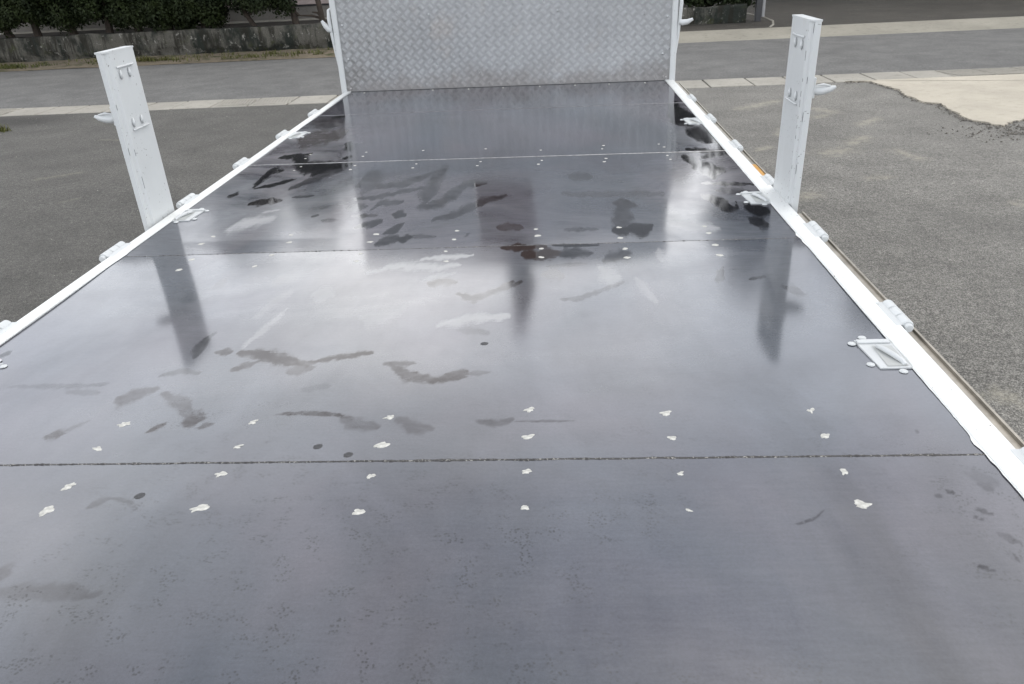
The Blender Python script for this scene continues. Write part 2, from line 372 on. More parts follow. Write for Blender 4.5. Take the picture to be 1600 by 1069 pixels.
def wob(x, y, ph, fs=(.45, .95)):
    """cheap smooth random field for ragged outlines"""
    o = 0
    for k, f in enumerate(fs):
        a = ph*(1.7+k)
        o = o + (np.sin(x*f*1.9+a+1.3*np.sin(y*f*1.3+a*2)) * np.cos(y*f*2.1-a*.7+1.1*np.sin(x*f*1.7+a)))/(1.45**k)
    return o
def mark_field(X, Y, marks):
    """shape (0..1), strength and brownness of the strongest mark at each point of the plate"""
    sh = np.zeros_like(X); st = np.zeros_like(X); br = np.zeros_like(X)
    for mi, (s, b, rx, ry, pts) in enumerate(marks):
        rx *= 1.22; ry *= 1.22; ph = mi*2.37+1
        x0 = min(p[0] for p in pts) - 3*rx; x1 = max(p[0] for p in pts) + 3*rx
        y0 = min(p[1] for p in pts) - 3*ry; y1 = max(p[1] for p in pts) + 3*ry
        k = np.where((X > x0) & (X < x1) & (Y > y0) & (Y < y1))[0]
        if not len(k): continue
        px, py = X[k]/rx, Y[k]/ry; d = np.full(len(k), 9.0)
        wx = px+.30*wob(px, py, ph); wy = py+.30*wob(px, py, ph+9)
        q = [(a/rx, c/ry) for a, c in pts]; ln = [math.hypot(c[0]-a[0], c[1]-a[1]) for a, c in zip(q[:-1], q[1:])]; tot = sum(ln)+1e-9; acc = 0
        sk = .35+.3*((mi*.618) % 1)                  # where along the stroke it is fattest
        for (ax, ay), (bx, by), l_ in zip(q[:-1], q[1:], ln):
            L2 = l_*l_ + 1e-9
            t = np.clip(((wx-ax)*(bx-ax) + (wy-ay)*(by-ay))/L2, 0, 1)
            u = (acc+t*l_)/tot; acc += l_
            fat = 1.12-.62*np.where(u < sk, (sk-u)/sk, (u-sk)/(1-sk))**1.6
            d = np.minimum(d, np.hypot(wx-ax-t*(bx-ax), wy-ay-t*(by-ay))/fat)
        v = np.clip(1.0 - d*0.5, 0, 1)           # 0.5 at the nominal edge
        better = v*s > sh[k]*st[k] + 1e-6
        kk = k[better]; sh[kk] = v[better]; st[kk] = s; br[kk] = b
    return np.stack([sh, st, br], 1)

# ================================================================== the setting
def asphalt(name, c0, c1, tint=(1, 1, 1), attr=False, grain=1.0):
    t = NT(name)
    big = t.noise(.35, 4, .55, dist=.4); mid = t.noise(2.2, 5, .6); fine = t.noise(85, 3, .7); ag = t.vor(150); ag2 = t.vor(340)
    c = t.mix(t.lin(big, .3, .7), tuple(a*b for a, b in zip(c0, tint)), tuple(a*b for a, b in zip(c1, tint)))
    c = t.mul(c, t.lin(mid, .3, .7, .84, 1.16))
    c = t.mul(c, t.lin(fine, .25, .75, 1-.58*grain, 1+.62*grain))
    c = t.mul(c, t.lin(t.noise(28, 3, .75, loc=(3, 3, 3)),   .3, .7, 1-.24*grain, 1+.28*grain))
    c = t.mul(c, t.lin(ag, .0, .7, 1+.55*grain, 1-.5*grain))
    c = t.mix(t.math('MULTIPLY', t.step(t.vor(60), .16, .08), t.step(mid, .45, .6)), c, (.30, .29, .26))
    if attr:
        a = t.sepv(t.attr('wear_tone').outputs['Vector'])
        brk = t.math('ADD', t.math('MULTIPLY', t.math('SUBTRACT', t.noise(14, 5, .65), .5), .9), t.math('MULTIPLY', t.math('SUBTRACT', t.noise(75, 3, .7), .5), .7))
        dust = t.math('MULTIPLY', t.step(t.math('ADD', a[0], t.math('MULTIPLY', brk, 2.3)), .15, 1.4), .48)
        c = t.mix(dust, c, (.30, .28, .22))
        c = t.mix(t.math('MULTIPLY', t.step(t.math('ADD', a[1], t.math('MULTIPLY', brk, .4)), .2, .8), .6), c, (.028, .026, .022))
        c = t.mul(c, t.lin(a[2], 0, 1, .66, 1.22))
    t.set(col=c, rough=t.lin(fine, .2, .8, .75, .95), spec=.3)
    t.bump(t.math('ADD', t.math('MULTIPLY', ag, -1), t.math('MULTIPLY', fine, .8)), .7, .004)
    return t.m
def concrete(name, col, stain=(.09, .08, .065)):
    t = NT(name); a = t.noise(1.2, 5, .6); b = t.noise(9, 5, .65); f = t.noise(160, 2, .7)
    c = t.mul(col, t.lin(a, .3, .7, .86, 1.12)); c = t.mul(c, t.lin(f, .25, .75, .75, 1.22))
    c = t.mix(t.math('MULTIPLY', t.step(b, .52, .72), .35), c, stain)
    t.set(col=c, rough=.88, spec=.25); t.bump(t.math('ADD', f, b), .4, .003); return t.m

EARTH = plain('bare_earth', (.10, .085, .06), .95, 0, .35, 5)
g = MB(); g.add([(-600, -600, -.03), (600, -600, -.03), (600, 600, -.03), (-600, 600, -.03)], [(0, 1, 2, 3)])
tag(g.build('ground', EARTH), kind='structure')

# yard: worn asphalt, with dusty scuffs where the photograph has them
DUST = [((2.43, 8.98), (2.89, 9.36), .10), ((3.37, 7.92), (3.63, 8.2), .07), ((2.71, 6.82), (2.87, 6.91), .12), ((3.2, 8.82), (3.31, 8.61), .09), ((2.76, 5.98), (2.89, 6.0), .06),
        ((2.12, 5.54), (2.18, 5.61), .09), ((2.15, 7.02), (2.26, 7.13), .06), ((3.07, 8.37), (3.16, 8.46), .07), ((3.01, 7.14), (3.2, 7.37), .09), ((2.1, 2.75), (2.15, 2.7), .06),
        ((3.47, 5.23), (3.52, 5.16), .07), ((3.27, 6.85), (3.36, 6.5), .06), ((2.5, 7.6), (2.62, 7.9), .07), ((4.1, 6.2), (4.3, 6.0), .08), ((-4.6, 6.9), (-4.3, 7.1), .05), ((-3.9, 6.1), (-3.8, 6.2), .03), ((-4.9, 8.6), (-4.3, 8.5), .04)]
V, F = grid(-16, 16, -9, 10.46, 640, 390)
X, Y = V[:, 0], V[:, 1]; wear_tone = np.zeros((len(V), 3))
for (a, b, r_) in DUST:
    ax, ay = a; bx, by = b; L2 = (bx-ax)**2+(by-ay)**2+1e-6
    t_ = np.clip(((X-ax)*(bx-ax)+(Y-ay)*(by-ay))/L2, 0, 1); d = np.hypot(X-ax-t_*(bx-ax), (Y-ay-t_*(by-ay)))/r_
    wear_tone[:, 0] = np.maximum(wear_tone[:, 0], np.clip(1-d*.5, 0, 1))
wear_tone[:, 1] = np.maximum(np.clip(1-np.hypot((X+7.2)/1.5, (Y-10.0)/.62)*.75, 0, 1), np.clip(1-np.hypot((X-4.75)/.5, (Y-7.2)/.35), 0, 1)*.7)
wear_tone[:, 2] = np.clip((X+2.0)/3.0, 0, 1)        # third channel: base tone, darker on the left, lighter on the right
V[:, 2] = .012*np.sin(X*.35)*np.sin(Y*.4)*np.clip((9.6-Y)/3, 0, 1)
np_mesh('yard', V, F, asphalt('yard_asphalt', (.134, .129, .117), (.172, .165, .149), attr=True), attrs={'wear_tone': wear_tone})
tag(bpy.data.objects['yard'], kind='structure')

# road beyond the gutter
ROADM = asphalt('road_asphalt', (.125, .123, .118), (.15, .148, .141), grain=.7)
V, F = grid(-60, 60, 11.085, 15.75, 240, 10); V[:, 2] = .004 + .03*np.sin(np.clip((V[:, 1]-11.085)/4.665, 0, 1)*math.pi)
tag(np_mesh('road', V, F, ROADM), kind='structure')

# gutter of precast blocks, each its own piece; a few have a ribbed lid
CONC = concrete('gutter_concrete', (.29, .275, .24)); CONC2 = concrete('pad_concrete', (.40, .365, .30), (.22, .20, .165)); CONCD = concrete('kerb_concrete', (.22, .21, .18))
gb = MB(); gb.box(-60, 60, 10.45, 11.09, -.2, -.012); gut = tag(gb.build('gutter', CONCD), kind='structure')
cuts = [-9.0, -8.4, -7.9, -7.4, -6.86, -6.4, -5.9, -5.4, -4.93, -4.38, -3.85, -3.3, -2.75, -2.2, -1.65, -1.1, -.55, 0, .6, 1.2, 1.8, 2.35, 2.92, 3.43, 3.94, 4.46, 4.98, 5.46, 5.94, 6.45, 6.95, 7.5, 8.1]
for i in range(len(cuts)-1):
    a, b = cuts[i]+.012, cuts[i+1]-.012; m = MB(); dz = rng.uniform(-.003, .004); yj = rng.uniform(-.008, .008)
    m.box(a, b, 10.462+yj, 11.075+yj, -.1, .008+dz, .006)
    if a > 5.4 or -4.4 < a < -3.3 or a < -7.8:
        k = 12
        for j in range(k):
            x = a + (b-a)*(j+.5)/k; w = (b-a)/k*.25
            m.prism([(x-w+.05, 10.52), (x+w+.05, 10.52), (x+w-.05, 11.02), (x-w-.05, 11.02)], .006, .016, 'z')
    m.build('gutter_block', CONC, gut)
for a, b in ((-60, -9.0), (8.1, 60)):
    m = MB(); m.box(a, b, 10.462, 11.075, -.1, .008); m.build('gutter_run', CONC, gut)

# concrete apron with its broken edge, and the crumbled asphalt beside it
edge = [(4.05, 10.44), (4.36, 10.36), (4.40, 10.0), (4.44, 9.66), (4.36, 9.35), (4.40, 8.91), (4.52, 8.78), (4.46, 8.45), (4.45, 8.2), (4.40, 8.0), (4.46, 7.81), (4.57, 7.58), (4.68, 7.70), (4.75, 7.76), (4.89, 7.83), (5.2, 7.72), (5.6, 7.85), (6.1, 7.7)]
rag = []
for (a, b) in zip(edge[:-1], edge[1:]):
    for k in range(6):
        t_ = k/6; rag.append((a[0]+(b[0]-a[0])*t_+rng.uniform(-.018, .018), a[1]+(b[1]-a[1])*t_+rng.uniform(-.018, .018)))
rag += [(15.5, 7.7), (15.5, 10.44)]
m = MB(); m.prism(rag[::-1], -.05, .018, 'z'); tag(m.build('concrete_apron', CONC2), kind='structure')
def stones(name, pts, mat, smin, smax, label, cat):
    m = MB()
    for (x, y, z) in pts:
        s = rng.uniform(smin, smax); vs = []
        for q in ((1, 0, 0), (0, 1, 0), (-1, 0, 0), (0, -1, 0), (0, 0, .7), (0, 0, -.5)): vs.append((x+q[0]*s*rng.uniform(.6, 1.3), y+q[1]*s*rng.uniform(.6, 1.3), z+q[2]*s*rng.uniform(.6, 1.2)))
        m.add(vs, [(0, 1, 4), (1, 2, 4), (2, 3, 4), (3, 0, 4), (1, 0, 5), (2, 1, 5), (3, 2, 5), (0, 3, 5)])
    return tag(m.build(name, mat), label, cat, kind='stuff')
pts = []
for (a, b) in zip(edge[:-1], edge[1:]):
    for k in range(22):
        t_ = rng.random(); w = abs(rng.gauss(0, .05)); pts.append((a[0]+(b[0]-a[0])*t_-w*.8, a[1]+(b[1]-a[1])*t_-w*.5, .008))
for k in range(450):
    pts.append((4.75+rng.gauss(0, .35), 7.4+rng.gauss(0, .17), .008))
stones('rubble', pts, plain('crumbled_asphalt', (.125, .115, .10), .95, 0, .5, 30), .004, .016, 'crumbled dark asphalt bits along the broken edge of the apron', 'rubble')
pts = [(rng.uniform(1.3, 6), rng.uniform(1.5, 10.3), .006) for _ in range(420)] + [(rng.uniform(-7.5, -1.3), rng.uniform(2, 10.3), .006) for _ in range(300)] + [(rng.uniform(-11, 9), rng.uniform(11.2, 15.6), .02) for _ in range(220)]
stones('loose_grit', pts, plain('pale_grit', (.24, .23, .20), .9, 0, .3, 40), .002, .007, 'scattered pale grit lying on the asphalt', 'grit')

# far side of the road, right: ramped kerb strip, side lane
V, F = grid(2.2, 60, 15.42, 16.45, 120, 6); V[:, 2] = .006 + .11*np.clip((V[:, 1]-15.5)/.9, 0, 1)
tag(np_mesh('far_kerb', V, F, concrete('ramp_concrete', (.25, .235, .195))), kind='structure')
V, F = grid(-2, 60, 16.40, 60, 124, 88); V[:, 2] = .112
tag(np_mesh('side_lane', V, F, asphalt('lane_asphalt', (.036, .032, .026), (.062, .056, .046), grain=.9)), kind='structure')
m = MB(); m.tube([(4.75, 20.6, .11), (4.95, 19.8, .11), (5.05, 18.8, .11), (5.0, 17.8, .11), (4.8, 17.0, .11), (4.6, 16.5, .11)], .025, 6); tag(m.build('lane_edge', CONCD), kind='structure')

# far side, left: earth verge with weeds
V, F = grid(-60, 2.4, 15.7, 17.06, 500, 20)
V[:, 2] = .012 + .035*(V[:, 1]-15.7)/1.36 + np.array([.02*noise.noise((x*1.7, y*3, 0)) + .012*noise.noise((x*7, y*9, 2)) for x, y in V[:, :2]])*np.clip((V[:, 1]-15.7)/.3, .2, 1)
V[:, 1] += np.where(V[:, 1] < 15.72, np.array([.10*noise.noise((x*.8, 0, 5)) + .05*noise.noise((x*4, 0, 1)) for x in V[:, 0]]), 0)
tv = NT('verge_earth'); a = tv.noise(3, 5, .65); b = tv.noise(25, 4, .7)
tv.set(col=tv.mix(tv.step(a, .50, .68), tv.mul((.15, .125, .09), tv.lin(b, .2, .8, .5, 1.5)), (.045, .05, .02)), rough=.95, spec=.2); tv.bump(b, .8, .02)
tag(np_mesh('verge', V, F, tv.m), kind='structure')

def blades(name, spots, mat, label, cat, hmin=.03, hmax=.1):
    m = MB()
    for (x, y, z, n, sp) in spots:
        for _ in range(n):
            a = rng.random()*6.28; h = rng.uniform(hmin, hmax); w = rng.uniform(.004, .012); bx = x+rng.gauss(0, sp); by = y+rng.gauss(0, sp*.5)
            lx, ly = math.cos(a)*h*.6, math.sin(a)*h*.6; c, s_ = math.cos(a+1.57)*w, math.sin(a+1.57)*w
            m.add([(bx-c, by-s_, z), (bx+c, by+s_, z), (bx+lx*.5+c, by+ly*.5+s_, z+h*.6), (bx+lx, by+ly, z+h)], [(0, 1, 2), (0, 2, 3)])
    me = m.build(name, mat); return tag(me, label, cat, kind='stuff')
def leafmat(name, a, b, tr=.25):
    t = NT(name); f = t.noise(2.5, 3); g2 = t.noise(30, 2)
    t.set(col=t.mul(t.mix(t.lin(f, .3, .7), a, b), t.lin(g2, .3, .7, .6, 1.4)), rough=.7, spec=.15); return t.m
WEED = leafmat('weed_green', (.05, .06, .018), (.09, .085, .03)); DRY = leafmat('dry_weed', (.13, .105, .05), (.08, .06, .03))
sp = [(x, y, .03, rng.randint(5, 16), rng.uniform(.04, .16)) for x, y in [(rng.uniform(-12, -3.6), 15.9+rng.random()**1.5*.95) for _ in range(70)]]
sp += [(-11.0+rng.gauss(0, .3), 16.1+rng.gauss(0, .1), .03, 30, .1) for _ in range(10)] + [(-7.9+rng.gauss(0, .35), 16.3, .03, 26, .1) for _ in range(10)] + [(-5.5, 16.5, .03, 50, .09), (-4.9, 16.4, .03, 40, .08)]
blades('verge_weeds', sp, WEED, 'low green weeds on the earth verge below the old wall', 'weeds')
if 0: blades('dry_stalks', [(rng.uniform(-11.5, -8.2), 16.85+rng.uniform(-.1, .05), .05, 5, .05) for _ in range(26)], DRY, 'tall dry stalks leaning against the foot of the old wall', 'weeds', .15, .5)
blades('kerbside_weed', [(-6.62, 9.35, .0, 70, .07), (-6.75, 9.42, .0, 40, .05)], WEED, 'tuft of green weed in the yard at the left edge', 'weeds', .03, .1)

# old retaining wall, crumbling at the foot
def wall_mat(name, k=1.0):
    t = NT(name); a = t.noise(1.6, 5, .65, (1, 1, .45)); st = t.noise(5, 5, .7, (1, 1, .16)); b = t.noise(7, 6, .7); f = t.noise(60, 3, .7)
    c = t.mix(t.step(a, .44, .56), (.045*k, .052*k, .043*k), (.21*k, .20*k, .17*k)); c = t.mul(c, t.lin(f, .25, .75, .6, 1.4))
    c = t.mix(t.math('MULTIPLY', t.step(st, .48, .6), .85), c, (.018, .017, .013)); c = t.mix(t.math('MULTIPLY', t.step(b, .58, .66), .7), c, (.62*k, .60*k, .54*k))
    c = t.mix(t.math('MULTIPLY', t.step(t.noise(4, 4, .6, loc=(5, 5, 5)), .55, .7), .6), c, (.035, .04, .016))
    t.set(col=c, rough=.95, spec=.2); t.bump(t.math('ADD', b, t.math('MULTIPLY', f, .5)), .9, .03); return t.m
def rough_wall(name, x0, x1, y, h, thick, mat, label, under=.0, top_var=.03):
    nx = int((x1-x0)/.05); prof = [(0, -.02), (0, .06), (0, .12), (0, .2), (0, h*.5), (0, h*.7), (0, h*.85), (0, h-.02), (.02, h), (thick, h), (thick, -.02)]
    V = []; 
    for i in range(nx+1):
        x = x0+(x1-x0)*i/nx; tv_ = top_var*noise.noise((x*1.3, 0, 3))+.012*noise.noise((x*6, 0, 1))
        foot = .16+.13*noise.noise((x*1.1, 7, 1))+.05*noise.noise((x*5, 7, 1))
        for j, (dy_, z) in enumerate(prof):
            d = .018*noise.noise((x*3, z*4, 1))+.01*noise.noise((x*11, z*11, 4))
            if j < 8 and z < foot: d += under*min(1, (foot-z)/.05)
            V.append((x, y+dy_+(d if j < 9 else 0), z*(1+tv_/h) if j > 2 else z))
    n = len(prof); F = np.array([(i*n+j, (i+1)*n+j, (i+1)*n+j+1, i*n+j+1) for i in range(nx) for j in range(n-1)])
    o = np_mesh(name, np.array(V), F, mat, smooth=False); return tag(o, label, 'wall')
rough_wall('retaining_wall', -40, -3.2, 17.0, .535, .22, wall_mat('old_wall', .40), 'old stained concrete retaining wall below the dark hedge trees', .07)
rough_wall('retaining_wall', 1.6, 4.42, 17.75, .46, .2, wall_mat('dark_wall', .45), 'low dark wall across the road just right of the bulkhead', .03)
m = MB(); m.add([(-40, 17.2, .47), (-3.2, 17.2, .47), (-3.2, 60, .5), (-40, 60, .5)], [(0, 1, 2, 3)]); tag(m.build('garden_soil', plain('dark_soil', (.03, .026, .02), .95, 0, .4, 6)), kind='structure')
m = MB(); m.box(-3.2, 1.6, 17.3, 17.6, -.05, .5); tag(m.build('terrace_edge', CONCD), kind='structure')

# house behind the hedge: pale siding over a grey plinth
h = thing('house', 'house with pale pinkish siding on a grey plinth behind the hedge', 'house', (0, 0, 0))
PINK = plain('pink_siding', (.42, .35, .33), .8, 0, .08, 3); PLINTH = concrete('plinth', (.17, .16, .145))
m = MB(); m.box(-24, -3.9, 19.5, 27, .3, .76); m.build('plinth', PLINTH, h)
m = MB(); m.box(-24, -3.9, 19.2, 19.49, .3, .50, .01); m.build('ledge', CONC, h)
m = MB()
for i in range(9): m.box(-24.02, -3.88, 19.47-.0, 27.03, .80+i*.26, .80+i*.26+.252, .004)
wl = m.build('wall', PINK, h)
m = MB(); m.box(-24, -3.9, 19.485, 27.01, .76, .80); m.build('flashing', DARK, h)
m = MB(); m.prism([(18.9, 3.14), (27.6, 3.14), (23.2, 4.5)], -24.6, -3.3, 'x'); m.build('roof', plain('roof_tile', (.06, .06, .065), .6, 0, .2, 4), h)
for x in (-20, -16, -12, -8):
    m = MB(); m.box(x-.9, x+.9, 19.44, 19.47, 1.5, 2.7); w = m.build('window', plain('window_frame', (.4, .4, .4), .4), h)
    m = MB(); m.box(x-.83, x+.83, 19.425, 19.44, 1.57, 2.63); m.build('pane', plain('window_glass', (.02, .025, .03), .08), w)

# ------------------------------------------------------------------ trees
LEAF = leafmat('juniper_leaf', (.006, .010, .004), (.018, .026, .007)); LEAF2 = leafmat('dark_evergreen', (.010, .016, .007), (.022, .03, .011)); BARK = plain('bark', (.03, .022, .016), .95, 0, .4, 12)
def crown_mesh(name, lobes, n, size, mat, parent, up=.3):
    pos = []; tot = sum((a[3]*a[4]*a[5])**.5 for a in lobes)
    P_ = []; N_ = []
    for (x, y, z, rx, ry, rz) in lobes:
        k = int(n*(rx*ry*rz)**.5/tot)+40
        d = nrg.normal(size=(k, 3)); d /= np.linalg.norm(d, axis=1)[:, None]
        rad = np.clip(nrg.random(k)**.33, .0, 1)*(.85+.3*nrg.random(k))
        lump = np.array([1+.28*noise.noise((q[0]*2.7+x, q[1]*2.7+y, q[2]*2.7+z)) for q in d])
        P_.append(np.stack([x+d[:, 0]*rx*rad*lump, y+d[:, 1]*ry*rad*lump, z+d[:, 2]*rz*rad*lump], 1)); N_.append(d)
    P_ = np.concatenate(P_); N_ = np.concatenate(N_); k = len(P_)
    N_ = N_ + nrg.normal(size=(k, 3))*.7; N_[:, 2] += up; N_ /= np.linalg.norm(N_, axis=1)[:, None]
    T = np.cross(N_, nrg.normal(size=(k, 3))); T /= np.linalg.norm(T, axis=1)[:, None]; B = np.cross(N_, T)
    s = size*(.6+.8*nrg.random(k))[:, None]
    tip = N_*.0
    V = np.stack([P_-T*s*.5, P_-B*s*.35, P_+T*s*.75, P_+B*s*.35], 1).reshape(-1, 3)
    F = np.arange(k*4).reshape(-1, 4)
    return np_mesh(name, V, F, mat, parent, smooth=False)
def trunk(parent, pts, r0, r1, limbs=()):
    m = MB(); k = len(pts); m.tube(pts, [r0+(r1-r0)*i/(k-1) for i in range(k)], 8)
    for (a, b) in limbs: m.tube([a, tuple((Vector(a)+Vector(b))/2+Vector((rng.uniform(-.05, .05), 0, .03))), b], [r1*.8, r1*.6, r1*.3], 6)
    return m.build('trunk', BARK, parent, True)
hedge = [(-12.5, -.1, .7), (-11.58, -.4, .62), (-10.97, -.05, .72), (-10.13, -.3, .6), (-9.35, .12, .70), (-8.69, .08, .56)]
hl = ['clipped evergreen at the far left edge of the hedge', 'leftmost thick leaning trunk evergreen above the old wall', 'second hedge evergreen from the left above the old wall', 'third hedge evergreen from the left with leaning trunk', 'hedge evergreen behind the top of the left stake post', 'narrow bushy hedge evergreen right of the left stake post']
for i, (x, lean, zb) in enumerate(hedge):
    t = thing('hedge_tree', hl[i], 'tree', (x, 17.45, .48), 'evergreens along the old wall')
    trunk(t, [(0, 0, 0), (lean*.35, 0, .35), (lean*.7, .03, .9), (lean, .05, 2.0), (lean, .05, 3.6)], .085, .03, [((lean*.3, 0, .32), (lean*.3+.35, .05, .55)), ((lean*.3, 0, .35), (lean*.3-.35, -.05, .6)), ((lean*.5, 0, .5), (lean*.5+.3, -.2, .8))])
    lobes = [(lean*.8, 0, 1.75, .55, .55, .8), (lean, .1, 3.0, .6, .6, 1.3), (lean*.9, .3, 2.3, .8, .6, .9)]
    for k in range(9):
        a = k*2.4+i; lobes.append((lean*.55+.34*math.cos(a), .34*math.sin(a)-.12, zb-.20+.16*rng.random()+.45*(k % 3 == 0), .27, .26, .26+.1*rng.random()))
    lobes += [(lean*.6+.36*math.cos(k*1.57+i), .3*math.sin(k*1.57+i)-.05, 1.0, .36, .34, .36) for k in range(4)]
    crown_mesh('crown', lobes, 21000, .05, LEAF, t)
bush = [(-8.0, 'dense rounded shrub sitting low on the wall between hedge evergreens', 0), (-7.25, 'dense rounded shrub touching the wall beside the pale siding gap', 0)]
for i, (x, lb, _) in enumerate(bush):
    t = thing('hedge_shrub', lb, 'shrub', (x, 17.5, .48), 'evergreens along the old wall')
    trunk(t, [(0, 0, 0), (.02, 0, .4), (0, 0, 1.6)], .07, .03)
    lobes = [(0, 0, 2.3, .6, .55, 1.8)]
    for k in range(12):
        a = k*2.4+i; lobes.append((.36*math.cos(a), .34*math.sin(a)-.1, .28+.55*(k/12), .32, .3, .32))
    crown_mesh('crown', lobes, 17000, .05, LEAF, t)
t = thing('hedge_tree', 'evergreen on two bare trunks with a gap of pale siding on its left', 'tree', (-6.14, 17.45, .48), 'evergreens along the old wall')
trunk(t, [(.05, 0, 0), (-.12, 0, .3), (-.25, 0, .7), (-.1, 0, 2.5)], .06, .03, [((-.1, 0, .22), (.1, 0, .34))])
m = MB(); m.tube([(.93, .05, .0), (.9, .05, .35), (.75, 0, .8)], [.08, .07, .05], 8); m.build('trunk', BARK, t, True)
lobes = [(.2, 0, 2.2, .8, .6, 1.2), (.3, .2, 3.4, .6, .6, 1.0)] + [(.30+.48*math.cos(k*2.4), .35*math.sin(k*2.4)-.1, .50+.04*k, .33, .3, .30) for k in range(11)]
crown_mesh('crown', lobes, 18000, .05, LEAF2, t)
t = thing('hedge_tree', 'bare crooked trunk evergreen right beside the bulkhead latch', 'tree', (-4.61, 17.45, .48), 'evergreens along the old wall')
trunk(t, [(0, 0, 0), (-.02, 0, .3), (-.08, 0, .8), (0, 0, 2.5)], .07, .04, [((-.0, 0, .12), (-.5, .02, .2)), ((-.5, .02, .2), (-.9, .02, .62)), ((-.02, 0, .16), (-.2, 0, .26))])
crown_mesh('crown', [(-.1, 0, 1.9, .9, .7, .9), (.2, .2, 2.9, .8, .7, 1.0), (0, .2, 3.9, .6, .6, .8)], 7000, .06, LEAF2, t)
# tall dark trees seen mirrored in the load bed
def tall(name, label, x, y, hgt, w, z0, n, size, g=None, taper=.35):
    t = thing(name, label, 'tree', (x, y, .08), g)
    trunk(t, [(0, 0, 0), (.1, 0, hgt*.4), (0, 0, hgt*.9)], .1+hgt*.012, .04)
    lobes = []
    for k in range(16):
        q = k/15; z = z0+(hgt-z0)*q; r_ = w*(1-taper*q)*(.75+.4*rng.random()); a = k*2.4
        lobes.append((r_*.5*math.cos(a), r_*.5*math.sin(a), z, r_*.75, r_*.75, (hgt-z0)/11))
    crown_mesh('crown', lobes, n, size, LEAF2, t)
tall('cypress', 'tall narrow dark cypress hidden behind the bulkhead, mirrored in the bed', -.62, 18.4, 9.0, .70, .6, 7000, .10, None, .6)
for i, (x, y, hh, ww) in enumerate([(4.6, 28.5, 7.4, 1.7), (7.7, 27.6, 11.2, 2.4), (12.0, 27.0, 12.0, 2.8), (15.6, 25.8, 11.5, 3.0), (19.6, 25, 11, 3.2)]):
    tall('evergreen_tree', ['low dark evergreen beyond the side lane, nearest the bulkhead line', 'tall dark evergreen beyond the side lane, second from the bulkhead', 'tallest dark evergreen beyond the side lane', 'broad dark evergreen beyond the side lane, fourth from the bulkhead', 'outermost dark evergreen beyond the side lane'][i], x, y, hh, ww, 1.2, 9000, .26, 'evergreens beyond the side lane')
for i, (x, y, hh, ww) in enumerate([(-6.6, 31.5, 8.8, 2.7), (-9.6, 30.6, 9.6, 2.7), (-12.9, 31.5, 10.5, 3.2), (-17.5, 31, 10.5, 3.4)]):
    tall('evergreen_tree', ['tall dark evergreen behind the house, nearest the bulkhead', 'tall dark evergreen behind the house, second from the bulkhead', 'tall dark evergreen behind the middle of the house', 'tall dark evergreen behind the left part of the house'][i], x, y, hh, ww, 1.2, 8000, .28, 'evergreens behind the house')
for i, x in enumerate((2.35, 3.3, 4.05)):
    t = thing('dark_shrub', ['dark shrub above the low wall, touching the bulkhead edge', 'dark shrub above the middle of the low wall', 'dark shrub above the right end of the low wall'][i], 'shrub', (x, 18.45, .1), 'shrubs behind the low dark wall')
    trunk(t, [(0, 0, 0), (.03, 0, .5), (0, 0, 1.5)], .05, .02)
    crown_mesh('crown', [(0, 0, 1.3, .6, .5, .8)]+[(.4*math.cos(k*2.4), .36*math.sin(k*2.4)-.05, .50+.05*k, .33, .3, .27) for k in range(8)], 7000, .06, LEAF2, t)
t = thing('roadside_post', 'dark square post with a white pipe strapped to it beside the low wall', 'post', (4.72, 17.95, .08))
m = MB(); m.box(-.075, .045, -.06, .06, 0, 2.3, .006); m.build('post', DARK, t)
m = MB(); m.tube([(.085, -.02, .12), (.085, -.02, 2.2)], .038, 12); m.build('pipe', plain('pvc_grey', (.20, .20, .20), .5), t, True)
# ================================================================== the truck
T = thing('flatbed_truck', 'white flatbed truck with dark steel load bed, seen from its tail', 'truck', (0, 0, BZ))
# --- bed plate steel: dark mill scale under a thin oily film
t = NT('bed_steel')
dk = t.sepv(t.attr('dark_mark').outputs['Vector']); pl = t.sepv(t.attr('pale_mark').outputs['Vector'])
lo = t.noise(1.3, 4, .55, (1, .6, 1), .6); lo2 = t.noise(2.3, 5, .6, (1, .5, 1), 1.2, (3, 7, 0)); brush = t.noise(26, 4, .65, (1.0, .35, 1), .8); fine = t.noise(190, 3, .7); hair = t.noise(60, 4, .6, (.25, 1.8, 1))
jit = t.math('ADD', t.math('MULTIPLY', t.math('SUBTRACT', brush, .5), .8), t.math('MULTIPLY', t.math('SUBTRACT', fine, .5), .45))
jit = t.math('ADD', jit, t.math('MULTIPLY', t.math('SUBTRACT', hair, .5), .45))
dsum = t.math('ADD', dk[0], jit)
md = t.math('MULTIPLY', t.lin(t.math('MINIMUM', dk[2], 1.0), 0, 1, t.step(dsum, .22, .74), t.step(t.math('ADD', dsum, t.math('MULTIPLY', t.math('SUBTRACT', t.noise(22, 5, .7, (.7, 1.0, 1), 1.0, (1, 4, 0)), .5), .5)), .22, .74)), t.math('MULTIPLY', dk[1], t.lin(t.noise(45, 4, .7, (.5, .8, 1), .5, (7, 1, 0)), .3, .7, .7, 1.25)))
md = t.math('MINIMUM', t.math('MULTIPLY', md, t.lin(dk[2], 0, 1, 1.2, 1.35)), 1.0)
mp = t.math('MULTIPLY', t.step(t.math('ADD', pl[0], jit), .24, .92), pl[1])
base = t.mix(t.step(lo, .38, .62), (.022, .027, .038), (.036, .032, .042))
base = t.mul(base, t.lin(lo2, .3, .7, .7, 1.4))
base = t.mul(base, t.lin(fine, .25, .75, .8, 1.2)); base = t.mul(base, t.lin(hair, .3, .7, .95, 1.05))
